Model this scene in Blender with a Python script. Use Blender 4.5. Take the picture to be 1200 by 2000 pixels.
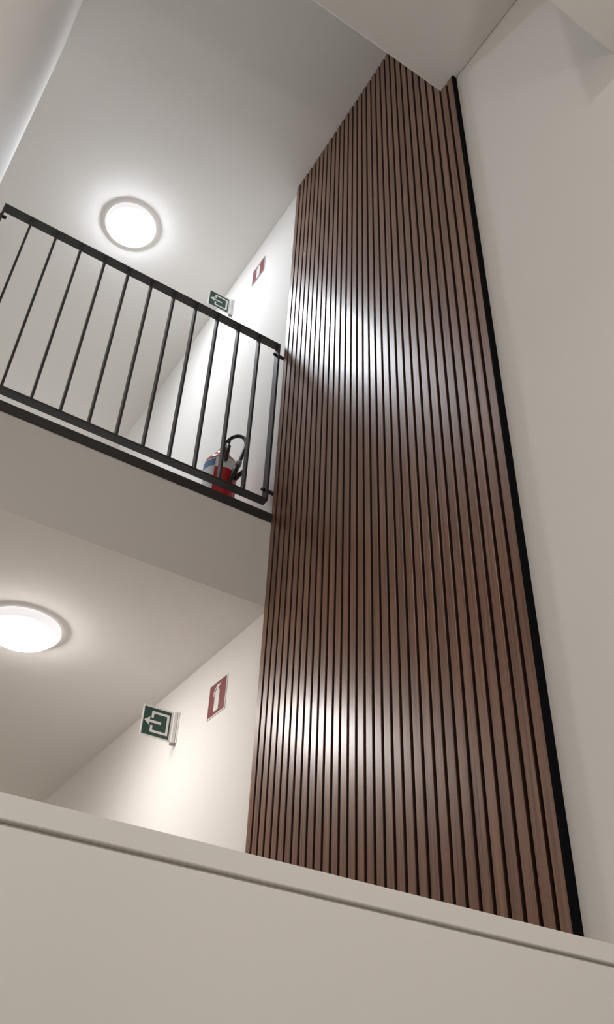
import bpy, bmesh, math
from mathutils import Matrix, Vector

# ---------------------------------------------------------------- scene, camera, world, exposure
for o in list(bpy.data.objects):
    bpy.data.objects.remove(o, do_unlink=True)
scene = bpy.context.scene
COL = scene.collection

# World: X runs along the slatted wall towards the viewer, Y points at that wall (its face is y = 0),
# Z is up, z = 0 is the floor of the upper landing, x = 0 is the landing's edge.
right = Vector((0.539738, 0.841036, 0.036632))
down = Vector((-0.509521, 0.361007, -0.781065))
fwd = Vector((-0.670128, 0.402906, 0.623374))
cam_data = bpy.data.cameras.new('camera')
cam_data.sensor_fit = 'VERTICAL'
cam_data.sensor_height = 36.0
cam_data.lens = 1704.5 / 2000.0 * 36.0
cam_data.clip_start = 0.01
cam = bpy.data.objects.new('camera', cam_data)
COL.objects.link(cam)
m = Matrix.Identity(4)
for i in range(3):
    m[i][0], m[i][1], m[i][2] = right[i], -down[i], -fwd[i]
m.translation = Vector((2.4434, -1.3246, -2.1799))
cam.matrix_world = m
scene.camera = cam

world = bpy.data.worlds.new('world')
scene.world = world
world.use_nodes = True
world.node_tree.nodes['Background'].inputs[0].default_value = (0.02, 0.02, 0.02, 1)
world.node_tree.nodes['Background'].inputs[1].default_value = 1.0

vs = scene.view_settings
vs.view_transform = 'Standard'
vs.look = 'None'
vs.gamma = 1.0
vs.use_curve_mapping = False
vs.exposure = 1.38

LAMP_UPPER, LAMP_LOWER, LAMP_STAIR, LAMP_CORRIDOR, FILL_WALL = 48.0, 34.0, 33.0, 48.0, 23.0

# ---------------------------------------------------------------- materials
def mat_new(name):
    mt = bpy.data.materials.new(name)
    mt.use_nodes = True
    nt = mt.node_tree
    return mt, nt, nt.nodes['Principled BSDF']

def plain(name, col, rough=0.5, metal=0.0, noise=0.0, scale=60.0, bump=0.0):
    mt, nt, b = mat_new(name)
    b.inputs['Base Color'].default_value = (*col, 1)
    b.inputs['Roughness'].default_value = rough
    b.inputs['Metallic'].default_value = metal
    if noise or bump:
        geo = nt.nodes.new('ShaderNodeNewGeometry')
        n = nt.nodes.new('ShaderNodeTexNoise')
        n.inputs['Scale'].default_value = scale
        n.inputs['Detail'].default_value = 5
        nt.links.new(geo.outputs['Position'], n.inputs['Vector'])
        if noise:
            mx = nt.nodes.new('ShaderNodeMix')
            mx.data_type = 'RGBA'
            mx.inputs['A'].default_value = (*[c * (1 - noise) for c in col], 1)
            mx.inputs['B'].default_value = (*[min(1, c * (1 + noise)) for c in col], 1)
            nt.links.new(n.outputs['Fac'], mx.inputs['Factor'])
            nt.links.new(mx.outputs['Result'], b.inputs['Base Color'])
        if bump:
            bp = nt.nodes.new('ShaderNodeBump')
            bp.inputs['Strength'].default_value = bump
            bp.inputs['Distance'].default_value = 0.002
            nt.links.new(n.outputs['Fac'], bp.inputs['Height'])
            nt.links.new(bp.outputs['Normal'], b.inputs['Normal'])
    return mt

def emit(name, col, strength):
    mt, nt, b = mat_new(name)
    b.inputs['Base Color'].default_value = (0.9, 0.9, 0.9, 1)
    b.inputs['Emission Color'].default_value = (*col, 1)
    b.inputs['Emission Strength'].default_value = strength
    return mt

def wood():
    mt, nt, b = mat_new('walnut_veneer')
    N, L = nt.nodes, nt.links
    geo = N.new('ShaderNodeNewGeometry')
    info = N.new('ShaderNodeObjectInfo')
    off = N.new('ShaderNodeVectorMath'); off.operation = 'MULTIPLY_ADD'
    comb = N.new('ShaderNodeCombineXYZ')
    for i in range(3):
        L.new(info.outputs['Random'], comb.inputs[i])
    L.new(comb.outputs[0], off.inputs[0])
    off.inputs[1].default_value = (7.0, 3.0, 31.0)
    L.new(geo.outputs['Position'], off.inputs[2])
    mp = N.new('ShaderNodeMapping')
    mp.inputs['Scale'].default_value = (150.0, 150.0, 2.2)
    L.new(off.outputs[0], mp.inputs['Vector'])
    n1 = N.new('ShaderNodeTexNoise'); n1.inputs['Scale'].default_value = 1.0
    n1.inputs['Detail'].default_value = 6; n1.inputs['Roughness'].default_value = 0.6
    n1.inputs['Distortion'].default_value = 0.6
    L.new(mp.outputs[0], n1.inputs['Vector'])
    mp2 = N.new('ShaderNodeMapping')
    mp2.inputs['Scale'].default_value = (30.0, 30.0, 0.9)
    L.new(off.outputs[0], mp2.inputs['Vector'])
    n2 = N.new('ShaderNodeTexNoise'); n2.inputs['Scale'].default_value = 1.0
    n2.inputs['Detail'].default_value = 3
    L.new(mp2.outputs[0], n2.inputs['Vector'])
    r1 = N.new('ShaderNodeValToRGB')
    r1.color_ramp.elements[0].position = 0.28
    r1.color_ramp.elements[0].color = (0.090, 0.037, 0.021, 1)
    r1.color_ramp.elements[1].position = 0.72
    r1.color_ramp.elements[1].color = (0.345, 0.175, 0.107, 1)
    L.new(n1.outputs['Fac'], r1.inputs[0])
    r2 = N.new('ShaderNodeValToRGB')
    r2.color_ramp.elements[0].position = 0.3
    r2.color_ramp.elements[0].color = (0.78, 0.72, 0.70, 1)
    r2.color_ramp.elements[1].position = 0.7
    r2.color_ramp.elements[1].color = (1.08, 1.08, 1.05, 1)
    L.new(n2.outputs['Fac'], r2.inputs[0])
    mx = N.new('ShaderNodeMix'); mx.data_type = 'RGBA'; mx.blend_type = 'MULTIPLY'
    mx.inputs['Factor'].default_value = 1.0
    L.new(r1.outputs[0], mx.inputs['A']); L.new(r2.outputs[0], mx.inputs['B'])
    L.new(mx.outputs['Result'], b.inputs['Base Color'])
    b.inputs['Roughness'].default_value = 0.335
    b.inputs['Specular IOR Level'].default_value = 0.85
    bp = N.new('ShaderNodeBump'); bp.inputs['Strength'].default_value = 0.05
    bp.inputs['Distance'].default_value = 0.001
    L.new(n1.outputs['Fac'], bp.inputs['Height'])
    L.new(bp.outputs['Normal'], b.inputs['Normal'])
    return mt

PLASTER = plain('warm_white_plaster', (0.88, 0.855, 0.82), 0.75, noise=0.012, scale=2.5, bump=0.03)
CEIL = plain('matt_white_ceiling_paint', (0.88, 0.855, 0.82), 0.85, noise=0.012, scale=2.0)
PARAPET = plain('satin_white_board', (0.86, 0.83, 0.79), 0.5, noise=0.01, scale=3.0)
FLOOR = plain('grey_floor_tile', (0.70, 0.66, 0.61), 0.45, noise=0.06, scale=8.0)
WOOD = wood()
SLATSIDE = plain('dark_stained_slat_edge', (0.055, 0.022, 0.014), 0.6)
FELT = plain('black_felt', (0.006, 0.006, 0.007), 0.95, noise=0.3, scale=400)
FELT.node_tree.nodes['Principled BSDF'].inputs['Specular IOR Level'].default_value = 0.05
STEEL = plain('black_powder_coated_steel', (0.040, 0.038, 0.039), 0.42, noise=0.08, scale=150)
BOLT = plain('dark_bolt_steel', (0.05, 0.05, 0.05), 0.35, metal=0.7)
RED = plain('red_enamel', (0.50, 0.012, 0.015), 0.28)
RUBBER = plain('black_rubber', (0.012, 0.012, 0.013), 0.5)
GREYPL = plain('grey_plastic', (0.28, 0.28, 0.28), 0.5)
LABELW = plain('white_paper_label', (0.80, 0.84, 0.88), 0.4, noise=0.05, scale=120)
LABELB = plain('blue_print', (0.13, 0.26, 0.48), 0.4)
SIGNRED = plain('sign_red', (0.21, 0.036, 0.042), 0.45)
SIGNGREEN = plain('sign_green', (0.015, 0.060, 0.045), 0.4)
SIGNWHITE = plain('sign_white', (0.78, 0.77, 0.75), 0.45)
LAMPRIM = emit('opal_lamp_rim', (1.0, 0.97, 1.0), 0.22)
LAMPRIM.node_tree.nodes['Principled BSDF'].inputs['Roughness'].default_value = 0.3

# ---------------------------------------------------------------- helpers
def link(name, me, mats, parent=None, loc=None):
    o = bpy.data.objects.new(name, me)
    COL.objects.link(o)
    if not isinstance(mats, (list, tuple)):
        mats = [mats]
    if not me.materials:
        for mt in mats:
            me.materials.append(mt)
    if parent:
        o.parent = parent
    if loc:
        o.location = loc
    return o

def bm_mesh(bm, name, smooth=False):
    bmesh.ops.recalc_face_normals(bm, faces=bm.faces)
    me = bpy.data.meshes.new(name)
    bm.to_mesh(me)
    bm.free()
    if smooth:
        for p in me.polygons:
            p.use_smooth = True
    return me

def box_bm(bm, lo, hi, bevel=0.0):
    r = bmesh.ops.create_cube(bm, size=1.0)
    for v in r['verts']:
        v.co = Vector([lo[i] + (v.co[i] + 0.5) * (hi[i] - lo[i]) for i in range(3)])
    if bevel:
        es = list({e for v in r['verts'] for e in v.link_edges})
        bmesh.ops.bevel(bm, geom=es, offset=bevel, segments=1, affect='EDGES')

def box(name, lo, hi, mt, parent=None, bevel=0.0):
    """A box given by two corners; its origin is the middle of its base."""
    c = Vector(((lo[0] + hi[0]) / 2, (lo[1] + hi[1]) / 2, lo[2]))
    bm = bmesh.new()
    box_bm(bm, [lo[i] - c[i] for i in range(3)], [hi[i] - c[i] for i in range(3)], bevel)
    return link(name, bm_mesh(bm, name), mt, parent, c)

def prism(name, pts, axis, a, b, mt, parent=None):
    """Extrude a polygon along an axis ('x','y','z') from a to b."""
    bm = bmesh.new()
    def co(p, t):
        return {'x': (t, p[0], p[1]), 'y': (p[0], t, p[1]), 'z': (p[0], p[1], t)}[axis]
    v0 = [bm.verts.new(co(p, a)) for p in pts]
    v1 = [bm.verts.new(co(p, b)) for p in pts]
    n = len(pts)
    bm.faces.new(v0); bm.faces.new(v1[::-1])
    for i in range(n):
        bm.faces.new((v0[i], v1[i], v1[(i + 1) % n], v0[(i + 1) % n]))
    return link(name, bm_mesh(bm, name), mt, parent)

def lathe(name, prof, mt, parent=None, loc=None, n=48, smooth=True):
    bm = bmesh.new()
    rings = []
    for r, z in prof:
        if r < 1e-6:
            rings.append([bm.verts.new((0, 0, z))])
        else:
            rings.append([bm.verts.new((r * math.cos(2 * math.pi * k / n), r * math.sin(2 * math.pi * k / n), z)) for k in range(n)])
    for A, B in zip(rings, rings[1:]):
        for k in range(n):
            q = (k + 1) % n
            if len(A) == 1 and len(B) == 1:
                continue
            if len(A) == 1:
                bm.faces.new((A[0], B[k], B[q]))
            elif len(B) == 1:
                bm.faces.new((A[k], B[0], A[q]))
            else:
                bm.faces.new((A[k], B[k], B[q], A[q]))
    return link(name, bm_mesh(bm, name, smooth), mt, parent, loc)

def tube(name, pts, radii, mt, parent=None, n=12):
    """A round tube through points; radii is a number or one per point."""
    pts = [Vector(p) for p in pts]
    if not isinstance(radii, (list, tuple)):
        radii = [radii] * len(pts)
    bm = bmesh.new()
    rings = []
    up = None
    for i, p in enumerate(pts):
        t = (pts[min(i + 1, len(pts) - 1)] - pts[max(i - 1, 0)]).normalized()
        if up is None:
            up = t.orthogonal().normalized()
        up = (up - t * up.dot(t)).normalized()
        s = t.cross(up)
        rings.append([bm.verts.new(p + radii[i] * (math.cos(2 * math.pi * k / n) * up + math.sin(2 * math.pi * k / n) * s)) for k in range(n)])
    for A, B in zip(rings, rings[1:]):
        for k in range(n):
            bm.faces.new((A[k], B[k], B[(k + 1) % n], A[(k + 1) % n]))
    bm.faces.new(rings[0][::-1]); bm.faces.new(rings[-1])
    return link(name, bm_mesh(bm, name, True), mt, parent)

def smooth_path(pts, k=8):
    """Catmull-Rom through the points."""
    P = [Vector(p) for p in pts]
    P = [2 * P[0] - P[1]] + P + [2 * P[-1] - P[-2]]
    out = []
    for i in range(1, len(P) - 2):
        a, b, c, d = P[i - 1:i + 3]
        for j in range(k):
            t = j / k
            out.append(0.5 * ((2 * b) + (c - a) * t + (2 * a - 5 * b + 4 * c - d) * t * t + (3 * b - a - 3 * c + d) * t ** 3))
    out.append(P[-2])
    return out

def empty(name, loc):
    o = bpy.data.objects.new(name, None)
    COL.objects.link(o)
    o.location = loc
    o.empty_display_size = 0.1
    return o

def tag(o, label=None, cat=None, group=None, kind=None):
    if label: o['label'] = label
    if cat: o['category'] = cat
    if group: o['group'] = group
    if kind: o['kind'] = kind
    return o

def struct(o, label, cat):
    return tag(o, label, cat, kind='structure')

# ---------------------------------------------------------------- the building
HC = 2.403        # ceiling of the upper corridor
ZU = -0.435       # underside of the landing slab = ceiling of the lower corridor
H1 = 1.489        # dropped ceiling over the stair
XS = 1.195        # its edge
SL = 0.10        # rise of the ceiling above the stairwell
def ceil_z(x):    # the ceiling bends gently upwards past the landing edge
    return HC + (SL * x * x / 0.6 if x < 0.3 else SL * (x - 0.15))
YL = -1.43        # face of the wall on the left
XE, YE = -5.0, -3.2
LOW = -3.75        # floor under the stair
X1 = 3.5

w = box('wall_right', (XE, 0.0, LOW), (X1, 0.15, 3.0), PLASTER)
struct(w, 'warm white plaster wall carrying the wooden slats and the safety signs', 'wall')
w = box('wall_left', (0.0, YL - 0.17, LOW), (1.95, YL, 2.75), PLASTER, bevel=0.004)
struct(w, 'dim white wall end at the upper left beside the railing', 'wall')
w = box('wall_far_left', (XE, YE - 0.12, LOW), (X1, YE, 3.0), PLASTER)
struct(w, 'white side wall of the stair hall beyond the left wall', 'wall')
w = box('wall_back', (X1, YE, LOW), (X1 + 0.12, 0.15, 3.0), PLASTER)
struct(w, 'white stair wall behind the viewer', 'wall')
w = box('wall_far_end', (XE - 0.12, YE, LOW), (XE, 0.15, 3.0), PLASTER)
struct(w, 'white wall closing the far end of both corridors', 'wall')

f = box('floor', (XE, YE, ZU), (0.0, 0.0, -0.004), CEIL)
struct(f, 'upper landing slab with a plain pinkish grey edge below the railing', 'landing')
f = box('floor_covering', (XE, YE, -0.004), (-0.001, 0.0, 0.0), FLOOR)
struct(f, 'thin grey floor covering on top of the upper landing', 'floor')
f = box('floor_lower', (XE, YE, -3.2), (0.0, 0.0, -2.838), FLOOR)
struct(f, 'floor of the lower corridor hidden behind the white parapet', 'floor')
f = box('floor_stair', (0.0, YE, LOW - 0.1), (X1, 0.0, LOW), FLOOR)
struct(f, 'floor at the foot of the stair below the picture', 'floor')

c = box('ceiling', (XE, YE, HC), (0.0, 0.0, HC + 0.15), CEIL)
struct(c, 'white ceiling above the upper landing around the upper lamp', 'ceiling')
cp = [(0.3 * i / 10, ceil_z(0.3 * i / 10)) for i in range(11)] + [(XS + 0.05, ceil_z(XS + 0.05))]
c = prism('ceiling_stairwell', cp + [(XS + 0.05, 2.8), (0.0, 2.8)], 'y', YE, 0.0, CEIL)
struct(c, 'slightly rising grey ceiling between the upper landing and the dropped ceiling', 'ceiling')
c = box('ceiling_dropped', (XS, YE, H1), (X1, 0.0, H1 + 1.25), CEIL, bevel=0.004)
struct(c, 'dropped ceiling with a straight edge cutting across the slat tops', 'ceiling')
c = box('ceiling_bulkhead', (1.886, -0.28, 0.55), (X1, 0.0, H1), CEIL, bevel=0.004)
struct(c, 'boxed white bulkhead along the wall in the upper right corner', 'ceiling')

t = box('trim_1', (-0.030, YL - 0.16, -0.041), (0.006, -0.0005, 0.003), STEEL, bevel=0.0015)
struct(t, 'black steel edge strip along the landing under the railing', 'edge trim')

# solid white parapet in the foreground: a board body, a shadow groove and a flush cap board
XP = 1.5
par = empty('wall_parapet', (XP, YL / 2, LOW))
struct(par, 'solid white parapet with a capped top edge across the bottom foreground', 'parapet')
tilt = -0.012
def pz(y, z):
    return z + tilt * (y + 0.70)
def par_board(name, x0, x1, ztop, zbot, slope_bot):
    bm = bmesh.new()
    y0, y1 = YL + 0.0005, -0.0005
    co = []
    for x in (x0, x1):
        for y in (y0, y1):
            co.append((x, y, pz(y, zbot) if slope_bot else zbot))
            co.append((x, y, pz(y, ztop)))
    v = [bm.verts.new((a[0] - XP, a[1] - YL / 2, a[2] - LOW)) for a in co]
    for q in ((0, 1, 3, 2), (4, 6, 7, 5), (0, 4, 5, 1), (2, 3, 7, 6), (1, 5, 7, 3), (0, 2, 6, 4)):
        bm.faces.new([v[i] for i in q])
    bmesh.ops.bevel(bm, geom=bm.edges[:], offset=0.0012, segments=1, affect='EDGES')
    return link(name, bm_mesh(bm, name), PARAPET, par)
par_board('cap_board', XP - 0.14, XP, -1.8525, -1.8795, True)
par_board('recessed_core', XP - 0.13, XP - 0.010, -1.8794, -1.8851, True)
par_board('front_panel', XP - 0.13, XP, -1.8852, LOW, False)

# ---------------------------------------------------------------- the slatted cladding
clad = empty('slat_cladding', (0.0, -0.0005, LOW))
tag(clad, 'tall walnut brown vertical slat cladding with black gaps on the white wall', 'wall cladding')
PITCH, FACE = 0.040, 0.0288
NS = 32
def top_at(x):
    return (ceil_z(x) + 0.002) if x < XS else H1 - 0.001
# felt backing: a stepped outline up to the two ceilings
xr = NS * PITCH - (PITCH - FACE)
bm = bmesh.new()
out = [(0.001, 0.0), (0.001, HC - LOW - 0.001), (0.3, ceil_z(0.3) - LOW - 0.001), (XS - 0.002, top_at(XS - 0.002) - LOW - 0.002), (XS - 0.002, H1 - LOW - 0.001), (xr, H1 - LOW - 0.001), (xr, 0.0)]
v0 = [bm.verts.new((x, 0.0, z)) for x, z in out]
v1 = [bm.verts.new((x, -0.009, z)) for x, z in out]
bm.faces.new(v0); bm.faces.new(v1[::-1])
for i in range(len(out)):
    j = (i + 1) % len(out)
    bm.faces.new((v0[i], v1[i], v1[j], v0[j]))
link('felt_backing', bm_mesh(bm, 'felt_backing'), FELT, clad)
o = box('edge_strip', (xr, -0.0215, 0.0), (xr + 0.006, 0.0, H1 - LOW - 0.001), FELT, clad)
o['label'] = 'black edge strip down the right side of the slats'
# one slat of unit height: veneered face with eased edges, dark sides
bm = bmesh.new()
e = 0.0011
prof = [(0.0, 0.0), (FACE, 0.0), (FACE, -0.012 + e), (FACE - e, -0.012), (e, -0.012), (0.0, -0.012 + e)]
lo = [bm.verts.new((x, y, 0)) for x, y in prof]
hi = [bm.verts.new((x, y, 1)) for x, y in prof]
bm.faces.new(lo); bm.faces.new(hi[::-1])
for i in range(6):
    j = (i + 1) % 6
    fc = bm.faces.new((lo[i], lo[j], hi[j], hi[i]))
    fc.material_index = 0 if i in (2, 3, 4) else 1
slat_me = bm_mesh(bm, 'slat')
slat_me.materials.append(WOOD)
slat_me.materials.append(SLATSIDE)
for k in range(NS):
    x = k * PITCH
    s = bpy.data.objects.new('slat', slat_me)
    COL.objects.link(s)
    s.parent = clad
    s.location = (x, -0.009, 0.0)
    s.scale = (1, 1, top_at(x + FACE / 2) - LOW)

# ---------------------------------------------------------------- ceiling lamps
def lamp(loc, strength, col, label):
    t = empty('ceiling_lamp', loc)
    tag(t, label, 'ceiling lamp', 'round white ceiling lamps')
    lathe('rim', [(0.0, 0.0), (0.146, 0.0), (0.150, -0.004), (0.152, -0.014), (0.149, -0.022), (0.140, -0.032), (0.1315, -0.037), (0.128, -0.037), (0.120, -0.030), (0.0, -0.030)], LAMPRIM, t, n=64)
    g = 0.1275
    prof = [(g, -0.0335)]
    for i in range(1, 9):
        a = i / 8 * math.pi / 2
        prof.append((g * math.cos(a), -0.036 - 0.032 * math.sin(a)))
    prof[-1] = (0.0, prof[-1][1])
    o = lathe('diffuser', prof, emit('lamp_glow', col, strength), t, n=48)
    o['label'] = 'glowing white opal diffuser'
    return t
lamp((-0.765, -0.725, HC), LAMP_UPPER, (0.91, 0.97, 1.05), 'lit round ceiling lamp above the upper landing behind the railing')
lamp((-0.685, -0.72, ZU), LAMP_LOWER, (1.0, 0.945, 0.915), 'lit round ceiling lamp under the landing slab at the left edge')
lamp((-3.60, -0.72, HC), LAMP_CORRIDOR, (0.96, 0.975, 1.0), 'lit round ceiling lamp far along the upper corridor, hidden below the railing')
lamp((-3.60, -0.72, ZU), LAMP_CORRIDOR * 0.5, (1.0, 0.93, 0.86), 'added round ceiling lamp far along the lower corridor, unseen behind the parapet, brightening the lower ceiling')  # added unseen source that lifts the lower corridor ceiling
lamp((2.80, -2.40, H1), LAMP_STAIR, (1.0, 0.955, 0.91), 'lit round ceiling lamp over the stair behind the viewer')

wl = lamp((X1, -1.00, -1.20), FILL_WALL, (1.0, 0.955, 0.91), 'added round fill lamp on the stair wall behind the viewer, brightening the parapet')  # added out-of-view fill, lights the parapet front head-on
wl.rotation_euler = (0.0, math.radians(90), 0.0)
wl.name = 'wall_fill_lamp'
wl['category'] = 'added fill lamp'

# ---------------------------------------------------------------- railing
RX0, RX1 = -0.060, -0.020      # flat bars, 40 mm deep
ZT, ZB = 1.054, 0.094
YR0, YR1 = -1.377, -0.038
rail = empty('railing', (-0.04, (YR0 + YR1) / 2, 0.0))
tag(rail, 'black steel railing of thin flat bars along the upper landing edge', 'railing')
RL = rail.location
def rbox(name, lo, hi, mt=STEEL, bevel=0.001, parent=None):
    lo = [lo[i] - RL[i] for i in range(3)]; hi = [hi[i] - RL[i] for i in range(3)]
    return box(name, lo, hi, mt, parent or rail, bevel)
rbox('top_rail', (RX0, YR0 - 0.005, ZT - 0.010), (RX1, YR1 + 0.005, ZT))
rbox('bottom_rail', (RX0, YR0 - 0.005, ZB - 0.010), (RX1, YR1 + 0.005, ZB))
for y, s in ((YR0, -1), (YR1, 1)):
    p = rbox('end_post', (RX0, y - 0.005, ZB), (RX1, y + 0.005, ZT - 0.010))
    for z in (ZB + 0.055, ZT - 0.065):
        # bolt head on the inner side, spacer sleeve and plate towards the wall
        yin = y - s * 0.005
        ywall = (-0.0215 if s > 0 else YL)
        tube('bolt', [(-0.04 - RL[0], a - RL[1], z - RL[2]) for a in (yin, yin - s * 0.016)], 0.0075, BOLT, rail, n=6)
        tube('spacer', [(-0.04 - RL[0], a - RL[1], z - RL[2]) for a in (y + s * 0.005, 0.0 if s > 0 else YL)], 0.009, STEEL, rail, n=10)
for k in range(11):
    y = -1.260 + 0.1117 * k
    rbox('baluster', (-0.055, y - 0.0045, ZB), (-0.025, y + 0.0045, ZT - 0.010))

# ---------------------------------------------------------------- fire extinguisher
EX, EY = -0.233, -0.168
ext = empty('fire_extinguisher', (EX, EY, 0.0))
tag(ext, 'red fire extinguisher with black hose standing on the landing behind the railing', 'fire extinguisher')
RB = 0.075
prof = [(0.0, 0.004), (0.060, 0.004), (0.064, 0.0), (0.068, 0.0), (0.070, 0.010), (RB, 0.022), (RB, 0.345)]
for i in range(1, 9):
    a = i / 8 * math.radians(72)
    prof.append((RB * math.cos(a) * 1.0, 0.345 + 0.060 * math.sin(a)))
prof += [(0.020, 0.403), (0.0, 0.403)]
lathe('cylinder', prof, RED, ext, n=40)
lathe('neck', [(0.0, 0.390), (0.035, 0.390), (0.036, 0.396), (0.036, 0.418), (0.031, 0.422), (0.026, 0.424), (0.026, 0.434), (0.022, 0.446), (0.014, 0.450), (0.0, 0.451)], RED, ext, n=24)
def patch(name, a0, a1, z0, z1, r, mt, parent):
    bm = bmesh.new()
    n = 14
    rows = []
    for rr, zz in ((r - 0.0009, z0), (r, z0), (r, z1), (r - 0.0009, z1)):
        rows.append([bm.verts.new((rr * math.cos(math.radians(a0 + (a1 - a0) * k / n)), rr * math.sin(math.radians(a0 + (a1 - a0) * k / n)), zz)) for k in range(n + 1)])
    for A, B in zip(rows, rows[1:]):
        for k in range(n):
            bm.faces.new((A[k], A[k + 1], B[k + 1], B[k]))
    return link(name, bm_mesh(bm, name, False), mt, parent)
lab = patch('label', -140, -44, 0.075, 0.345, RB + 0.0010, LABELW, ext)
patch('label_header', -140, -44, 0.300, 0.338, RB + 0.0016, LABELB, lab)
patch('label_edge', -47.5, -44, 0.075, 0.345, RB + 0.0014, SIGNWHITE, lab)
patch('label_band', -43, 32, 0.293, 0.352, RB + 0.0012, LABELW, ext)
patch('label_foot', -60, 10, 0.050, 0.066, RB + 0.0012, LABELW, ext)
# local frame for the hose: r to the picture's right (67 deg), s towards the viewer (-23 deg)
er = Vector((math.cos(math.radians(67)), math.sin(math.radians(67)), 0))
es = Vector((math.cos(math.radians(-23)), math.sin(math.radians(-23)), 0))
def hp(r, s, z):
    return er * r + es * s + Vector((0, 0, z))
hose = smooth_path([hp(-0.010, 0.010, 0.440), hp(0.004, 0.014, 0.480), hp(0.030, 0.018, 0.518), hp(0.060, 0.024, 0.530), hp(0.086, 0.034, 0.512), hp(0.097, 0.046, 0.468), hp(0.088, 0.060, 0.400), hp(0.074, 0.068, 0.330)], 8)
tube('hose', hose, 0.0085, RUBBER, ext, n=12)
tube('hose_collar', [hp(0.076, 0.067, 0.340), hp(0.0705, 0.070, 0.312)], [0.0125, 0.0125], GREYPL, ext, n=14)
tube('nozzle', [hp(0.071, 0.070, 0.315), hp(0.062, 0.075, 0.280), hp(0.052, 0.081, 0.240), hp(0.040, 0.088, 0.190)], [0.0115, 0.0125, 0.0105, 0.008], RUBBER, ext, n=14)
tube('dark_rod', [hp(0.106, 0.036, 0.328), hp(0.090, 0.056, 0.288), hp(0.066, 0.072, 0.240)], [0.007, 0.010, 0.012], RUBBER, ext, n=10)  # dark tapered rod beside the nozzle
# squeeze levers on the valve, the lower one hanging in front
tube('lever', [hp(0.008, 0.026, 0.436), hp(0.018, 0.058, 0.436), hp(0.021, 0.080, 0.410), hp(0.016, 0.090, 0.320)], [0.008, 0.010, 0.011, 0.008], RUBBER, ext, n=8)
tube('carry_handle', [hp(0.0, 0.0, 0.444), hp(0.014, 0.040, 0.452), hp(0.022, 0.076, 0.444)], [0.010, 0.009, 0.007], RUBBER, ext, n=8)

# ---------------------------------------------------------------- safety signs
def flat(name, polys, mp, mt, parent):
    """Thin printed shapes: polygons in sign coordinates, mapped by mp(u, v, depth), 0.4 mm thick."""
    bm = bmesh.new()
    for P, d in polys:
        a = [bm.verts.new(mp(u, v, d)) for u, v in P]
        b = [bm.verts.new(mp(u, v, d - 0.0006)) for u, v in P]
        n = len(P)
        bm.faces.new(a); bm.faces.new(b[::-1])
        for i in range(n):
            j = (i + 1) % n
            bm.faces.new((a[i], b[i], b[j], a[j]))
    return link(name, bm_mesh(bm, name), mt, parent)

def rect(u0, v0, u1, v1):
    return [(u0, v0), (u1, v0), (u1, v1), (u0, v1)]

def red_sign(cx, cz, label):
    S = 0.146
    t = empty('extinguisher_sign', (cx, 0.0, cz - S / 2))
    tag(t, label, 'sign', 'red fire extinguisher signs')
    box('plate', (-S / 2, -0.003, 0), (S / 2, -0.0003, S), SIGNWHITE, t)
    mp = lambda u, v, d: (u * S - S / 2, -0.003 - d, v * S)
    flat('red_field', [(rect(0.035, 0.035, 0.965, 0.965), 0.0006)], mp, SIGNRED, t)
    # white extinguisher pictogram: body with round shoulders, neck, lever, hose
    body = [(0.37, 0.12), (0.63, 0.12), (0.63, 0.66), (0.60, 0.71), (0.55, 0.745), (0.45, 0.745), (0.40, 0.71), (0.37, 0.66)]
    neck = rect(0.46, 0.745, 0.54, 0.80)
    lever = [(0.42, 0.80), (0.58, 0.80), (0.68, 0.86), (0.66, 0.885), (0.56, 0.845), (0.50, 0.895), (0.42, 0.865)]
    hose_ = [(0.42, 0.835), (0.34, 0.80), (0.29, 0.72), (0.285, 0.58), (0.325, 0.58), (0.33, 0.70), (0.37, 0.765), (0.42, 0.79)]
    flat('pictogram', [(body, 0.0012), (neck, 0.0012), (lever, 0.0012), (hose_, 0.0012)], mp, SIGNWHITE, t)
    return t
red_sign(-0.363, -0.653, 'red square extinguisher sign beside the lower green exit sign')
red_sign(-0.441, 2.135, 'red square extinguisher sign high on the wall above the railing')

def green_sign(x, z0, z1, y0, label):
    """Projecting sign: the panel stands off the wall at right angles, its printed face looks along +x."""
    H = z1 - z0
    y1 = -0.026
    W = y1 - y0
    t = empty('exit_sign', (x, 0.0, z0))
    tag(t, label, 'sign', 'green projecting exit signs')
    box('panel', (-0.0025, y0, 0), (0.0, y1 + 0.012, H), SIGNWHITE, t)
    br = box('bracket', (-0.011, -0.024, -0.003), (0.009, -0.005, H + 0.002), SIGNWHITE, t, bevel=0.003)
    box('wall_flange', (-0.016, -0.005, -0.001), (0.016, -0.0003, H), SIGNWHITE, t, bevel=0.001)
    box('bracket_end_cap', (-0.010, -0.022, -0.007), (0.008, -0.006, -0.003), GREYPL, t)
    mp = lambda u, v, d: (0.0 + d, y0 + u * W, v * H)
    flat('green_field', [(rect(0.045, 0.055, 0.955, 0.945), 0.0006)], mp, SIGNGREEN, t)
    k = 0.075
    frame = [rect(0.30, 0.16, 0.90, 0.16 + k), rect(0.90 - k, 0.16, 0.90, 0.84), rect(0.30, 0.84 - k, 0.90, 0.84),
             rect(0.30, 0.62, 0.30 + k, 0.84), rect(0.30, 0.16, 0.30 + k, 0.38)]
    arrow = [(0.08, 0.50), (0.26, 0.64), (0.26, 0.54), (0.64, 0.54), (0.64, 0.46), (0.26, 0.46), (0.26, 0.36)]
    flat('pictogram', [(P, 0.0012 + 0.00003 * i) for i, P in enumerate(frame + [arrow])], mp, SIGNWHITE, t)
    return t
green_sign(-0.722, -0.716, -0.583, -0.158, 'green arrow exit sign projecting from the wall below the landing')
green_sign(-0.757, 2.050, 2.187, -0.166, 'green arrow exit sign peeking over the top rail of the railing')
